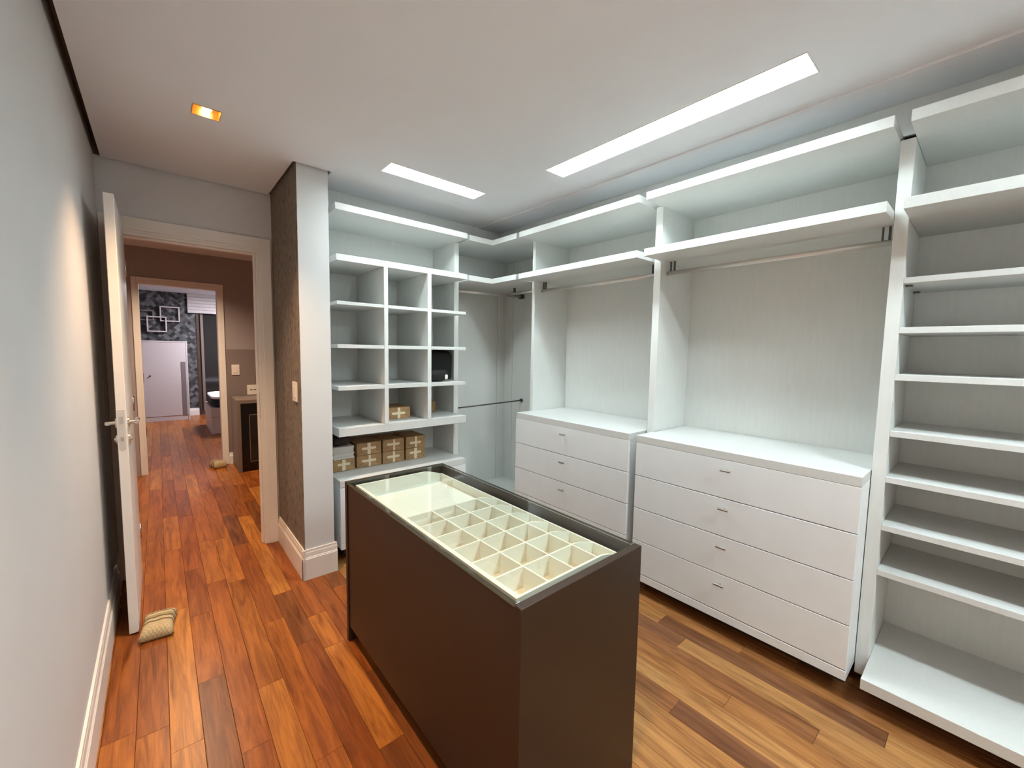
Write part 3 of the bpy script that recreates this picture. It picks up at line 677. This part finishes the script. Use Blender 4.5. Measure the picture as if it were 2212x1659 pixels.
for i in range(6):
    h = 0.0148; o = random.Random(i).uniform(-0.003, 0.003)
    box('pad', 0.905+o, 1.050+o, yp+0.002-o, yp+0.21, z, z+h-0.0004, M['paper'], t, 0.001); z += h
tag(blob('cloth_bundle', (0.972, 3.065, z+0.040), (0.072, 0.10, 0.0395), M['darkcloth'], p=3.0, wob=0.02, seed=5), 'dark folded cloth bundle on the white paper stack', 'cloth')
t = thing('black_bag', (1.71, 3.1, 1.2005), 'large black cloth bag filling the right cubby', 'bag')
blob('bag_body', (1.7085, 3.075, 1.2005+0.119), (0.1505, 0.165, 0.1185), M['black'], t, p=9.0, wob=0.008, seed=2)
t = thing('black_pouch', (1.64, 2.9, 1.2005), 'small black pouch with a white tag in front of the black bag', 'bag')
blob('pouch_body', (1.655, 2.842, 1.2010+0.050), (0.085, 0.065, 0.0475), M['black'], t, p=3.0, wob=0.03, seed=8)
blob('tag', (1.712, 2.782, 1.2005+0.036), (0.013, 0.004, 0.019), M['plastic'], t, p=3.0, wob=0.05, seed=4)

# ------------------------------------------------------------------ hall beyond the door
YH, HZ = 6.05, 2.50
st(plate('wall_hall', (0, 2, 1), -1.3, 2.3, 0, HZ+0.05, YH, YH+0.12, [(-0.146, 0.567, -1, 2.119)], M['hall_wall']), 'brown wall at the end of the hall around the second doorway', 'wall')
HW = bpy.data.objects['wall_hall']
box('dado_panel', 0.6201, 2.3, YH-0.006, YH-0.0003, 0.10, 1.411, M['hall_dado'], HW, 0.001)['label'] = 'darker lower wall panel'
st(box('wall_hall_left', -1.42, -1.3, YD, YH+0.12, 0, HZ+0.05, M['hall_wall'], bevel=0), 'brown side wall at the left of the hall', 'wall')
st(box('wall_hall_right', 2.3, 2.42, YD+0.1, YH+0.12, 0, HZ+0.05, M['hall_wall'], bevel=0), 'brown side wall at the right of the hall', 'wall')
st(box('wall_hall_near', 0.66, 2.3, YD+0.0105, YD+0.12, 0, HZ+0.05, M['hall_wall'], bevel=0), 'brown wall of the hall backing the cubby shelving', 'wall')
HD = [(0.10, 0.207, 4.35, 4.45), (0.10, 0.207, 5.20, 5.30)]
st(plate('ceiling_hall', (0, 1, 2), -1.3, 2.3, YD+0.12, YH, HZ, HZ+0.02, HD, M['ceiling']), 'hall ceiling seen through the doorway', 'ceiling')
st(box('trim_4', -1.4, 2.4, YD+0.1, YH+0.1, HZ+0.07, HZ+0.1, M['gap'], bevel=0), 'dark board above the hall ceiling', 'trim')
for r, nm in zip(HD, ('nearer', 'farther')): downlight(r, 'warm %s downlight in the hall ceiling' % nm, HALL_W, z=HZ, color=(1.0, 0.74, 0.52), ang=130, group='hall downlights')
D2 = thing('trim_5', (0.2, YH, 0), 'white painted frame of the second doorway at the hall end', 'door frame', kind='structure')
casing(D2, YH-0.016, YH-0.0005, -0.134, 0.555, 2.107, 0.058, 0.064, 0.070)
box('jamb_lining', 0.555, 0.5665, YH, YH+0.12, 0, 2.107, M['white'], D2, 0.001); box('jamb_lining', -0.1455, -0.134, YH, YH+0.12, 0, 2.107, M['white'], D2, 0.001)
box('jamb_lining', -0.1455, 0.5665, YH, YH+0.12, 2.107, 2.1185, M['white'], D2, 0.001)
for zz in (0.42, 1.02, 1.82): box('hinge_plate', -0.134, -0.130, YH+0.095, YH+0.119, zz, zz+0.11, M['walnut'], D2, 0)
skirting('baseboard_hall', (0.6195, YH-0.006, 0), (2.29, YH-0.006, 0), (0, -1), 'white baseboard at the foot of the hall end wall', h=0.14)
switch('light_switch', 'y-', (0.716, YH-0.006, 1.160), 0.082, 0.125, 'white square light switch right of the second doorway', 'switch', 1)
so = thing('wall_socket', (0.915, YH-0.006, 0.906), 'white socket plate above the dark hall cabinet', 'socket')
box('cover_plate', 0.829, 1.001, YH-0.014, YH-0.006, 0.843, 0.969, M['plastic'], so, 0.002)
for xx in (0.872, 0.912, 0.952): box('socket_slot', xx-0.014, xx+0.014, YH-0.0147, YH-0.014, 0.903, 0.911, M['hole'], so, 0)
t = thing('hall_cabinet', (1.1, 5.79, 0), 'taupe framed hall cabinet with a gloss black front', 'cabinet')
box('side_panel', 0.655, 0.690, 5.535, 6.025, 0.0005, 0.795, M['taupe'], t); box('side_panel', 1.50, 1.535, 5.535, 6.025, 0.0005, 0.795, M['taupe'], t)
box('cabinet_top', 0.655, 1.535, 5.535, 6.025, 0.7955, 0.838, M['taupe'], t)
fr = box('door_front', 0.6905, 1.4995, 5.545, 5.57, 0.0005, 0.795, M['glossblack'], t)
box('inset_panel', 0.775, 1.415, 5.543, 5.545, 0.115, 0.66, M['smoke'], fr, 0)
bm = bmesh.new()
for a, b, c, d in ((0.770, 1.420, 0.110, 0.116), (0.770, 1.420, 0.659, 0.665), (0.770, 0.776, 0.110, 0.665), (1.414, 1.420, 0.110, 0.665)): add_box(bm, a, b, 5.5415, 5.545, c, d)
link('inset_frame', bm, M['taupe'], fr)
box('back_board', 0.6905, 1.4995, 5.99, 6.02, 0.0005, 0.795, M['glossblack'], t, 0)
tag(pillow('door_stop', (0.495, 5.945, 0.001), 0.070, 0.085, 0.085, M['striped'], 0.3), 'small striped sandbag door stop at the foot of the second doorway', 'door stop', 'striped sandbag door stops')

# ------------------------------------------------------------------ bedroom beyond the hall
YW = 10.75
st(box('wall_bedroom', -0.9, 0.615, YW, YW+0.12, 0, 2.56, M['mosaic'], bevel=0), 'dark grey mosaic papered wall at the far end of the bedroom', 'wall')
st(plate('wall_bedroom_window', (0, 2, 1), 0.6155, 3.4, 0, 2.56, YW, YW+0.12, [(0.62, 2.2, 0.02, 2.30)], M['room_wall']), 'bedroom wall around the dark balcony door', 'wall')
st(box('wall_bedroom_left', -1.02, -0.9, 6.17, YW+0.12, 0, 2.56, M['room_wall'], bevel=0), 'grey side wall of the bedroom', 'wall')
st(box('wall_bedroom_right', 3.4, 3.52, 6.17, YW+0.12, 0, 2.56, M['room_wall'], bevel=0), 'grey far right wall of the bedroom', 'wall')
st(box('wall_bedroom_near', 2.3, 3.4, 6.05, 6.17, 0, 2.56, M['room_wall'], bevel=0), 'grey near wall of the bedroom', 'wall')
st(box('ceiling_bedroom', -0.9, 3.4, 6.17, YW, 2.50, 2.56, M['ceiling'], bevel=0), 'white bedroom ceiling strip seen over the second doorway', 'ceiling')
skirting('baseboard_bedroom', (-0.89, YW, 0), (0.615, YW, 0), (0, -1), 'white baseboard under the grey mosaic wall', h=0.15)
t = thing('ceiling_light', (1.35, 9.4, 2.4995), 'square white ceiling lamp in the bedroom', 'ceiling light')
box('lamp_base', 1.15, 1.55, 9.2, 9.6, 2.455, 2.4995, M['housing'], t); box('diffuser', 1.17, 1.53, 9.22, 9.58, 2.446, 2.4545, M['roomdiff'], t, 0)
# balcony door
t = thing('window_1', (1.4, YW, 0.02), 'dark glazed balcony door with a walnut frame at the far bedroom wall', 'window', kind='structure')
for xa, xb in ((0.622, 0.665), (1.36, 1.44), (2.155, 2.198)): box('frame_post', xa, xb, YW-0.02, YW+0.06, 0.0205, 2.299, M['walnut'], t)
for za, zb2 in ((0.0205, 0.075), (2.24, 2.299)):
    box('frame_rail', 0.6655, 1.3595, YW-0.01, YW+0.05, za, zb2, M['walnut'], t); box('frame_rail', 1.4405, 2.1545, YW-0.01, YW+0.05, za, zb2, M['walnut'], t)
box('frame_post', 0.690, 0.735, YW-0.005, YW+0.045, 0.0755, 2.2395, M['taupe'], t)
box('pane', 0.7355, 1.3595, YW+0.01, YW+0.018, 0.0755, 2.2395, M['glassdark'], t, 0); box('pane', 1.4405, 2.1545, YW+0.01, YW+0.018, 0.0755, 2.2395, M['glassdark'], t, 0)
# blind
t = thing('roman_blind', (1.4, YW-0.06, 2.49), 'white pleated roman blind drawn up above the balcony door', 'blind')
for i in range(6): box('blind_fold', 0.487, 2.3, YW-0.078+0.004*(i % 2), YW-0.0215, 2.110+i*0.065, 2.110+(i+1)*0.065-0.002, M['blind'], t, 0.006)
# square frames
def ring(c, w, h, label, m, yoff=0.0, gp='square wall frames'):
    x0, z0 = c; t = thing('wall_frame', (x0+w/2, YW, z0), label, 'wall frame', gp); b = 0.022
    y0, y1 = YW-0.062+yoff, YW-0.001
    box('frame_rail', x0, x0+w, y0, y1, z0, z0+b, m, t, 0.002); box('frame_rail', x0, x0+w, y0, y1, z0+h-b, z0+h, m, t, 0.002)
    box('frame_post', x0, x0+b, y0, y1, z0+b, z0+h-b, m, t, 0.002); box('frame_post', x0+w-b, x0+w, y0, y1, z0+b, z0+h-b, m, t, 0.002)
ring((0.056, 1.913), 0.307, 0.296, 'upper right white square frame on the grey mosaic wall', M['cabwhite'])
ring((-0.143, 1.703), 0.299, 0.302, 'lower left white square frame overlapping the upper one on the mosaic wall', M['cabwhite'], -0.03)
ring((-0.36, 1.92), 0.33, 0.20, 'grey frame partly hidden at the left of the mosaic wall', M['handle_grey'])
# white cabinet
YC = 10.2
t = thing('white_cabinet', (0.05, YC+0.25, 0), 'white tall cabinet with a grey vertical pull in front of the mosaic wall', 'cabinet')
box('carcass', -0.42, 0.412, YC+0.020, YC+0.53, 0.0005, 1.500, M['cabwhite'], t); box('cabinet_top', -0.44, 0.435, YC-0.002, YC+0.53, 1.5005, 1.527, M['cabwhite'], t)
box('side_panel', 0.4125, 0.435, YC-0.002, YC+0.53, 0.0005, 1.500, M['cabwhite'], t)
d = box('cabinet_door', -0.42, 0.410, YC, YC+0.0195, 0.095, 1.497, M['cabwhite'], t)
box('pull_strip', 0.325, 0.398, YC-0.004, YC, 0.097, 1.131, M['handle_grey'], d); cyl('knob', (-0.128, YC-0.02, 0.867), (-0.128, YC, 0.867), 0.013, M['hole'], d, 12)
box('plinth', -0.42, 0.412, YC+0.006, YC+0.0195, 0.0005, 0.093, M['cabwhite'], t)
# bed
t = thing('bed_base', (1.3, 8.9, 0), 'white bed base with drawers under the navy mattress', 'bed')
box('carcass', 0.622, 2.2, 8.225, 9.35, 0.0005, 0.43, M['cabwhite'], t)
for i in range(2): box('drawer', 0.668+i*0.77, 0.668+i*0.77+0.75, 8.20, 8.2245, 0.012, 0.285, M['cabwhite'], t)
box('front_board', 0.622, 2.2, 8.2005, 8.2245, 0.290, 0.4295, M['cabwhite'], t, 0)
t = thing('mattress', (1.4, 8.8, 0.4305), 'navy mattress with a white top sheet on the bed base', 'mattress')
blob('mattress_body', (1.42, 8.785, 0.4305+0.078), (0.79, 0.57, 0.0775), M['navy'], t, p=7.0, seg=40); blob('sheet', (1.42, 8.79, 0.5875), (0.782, 0.56, 0.028), M['sheet'], t, p=7.0, seg=40)
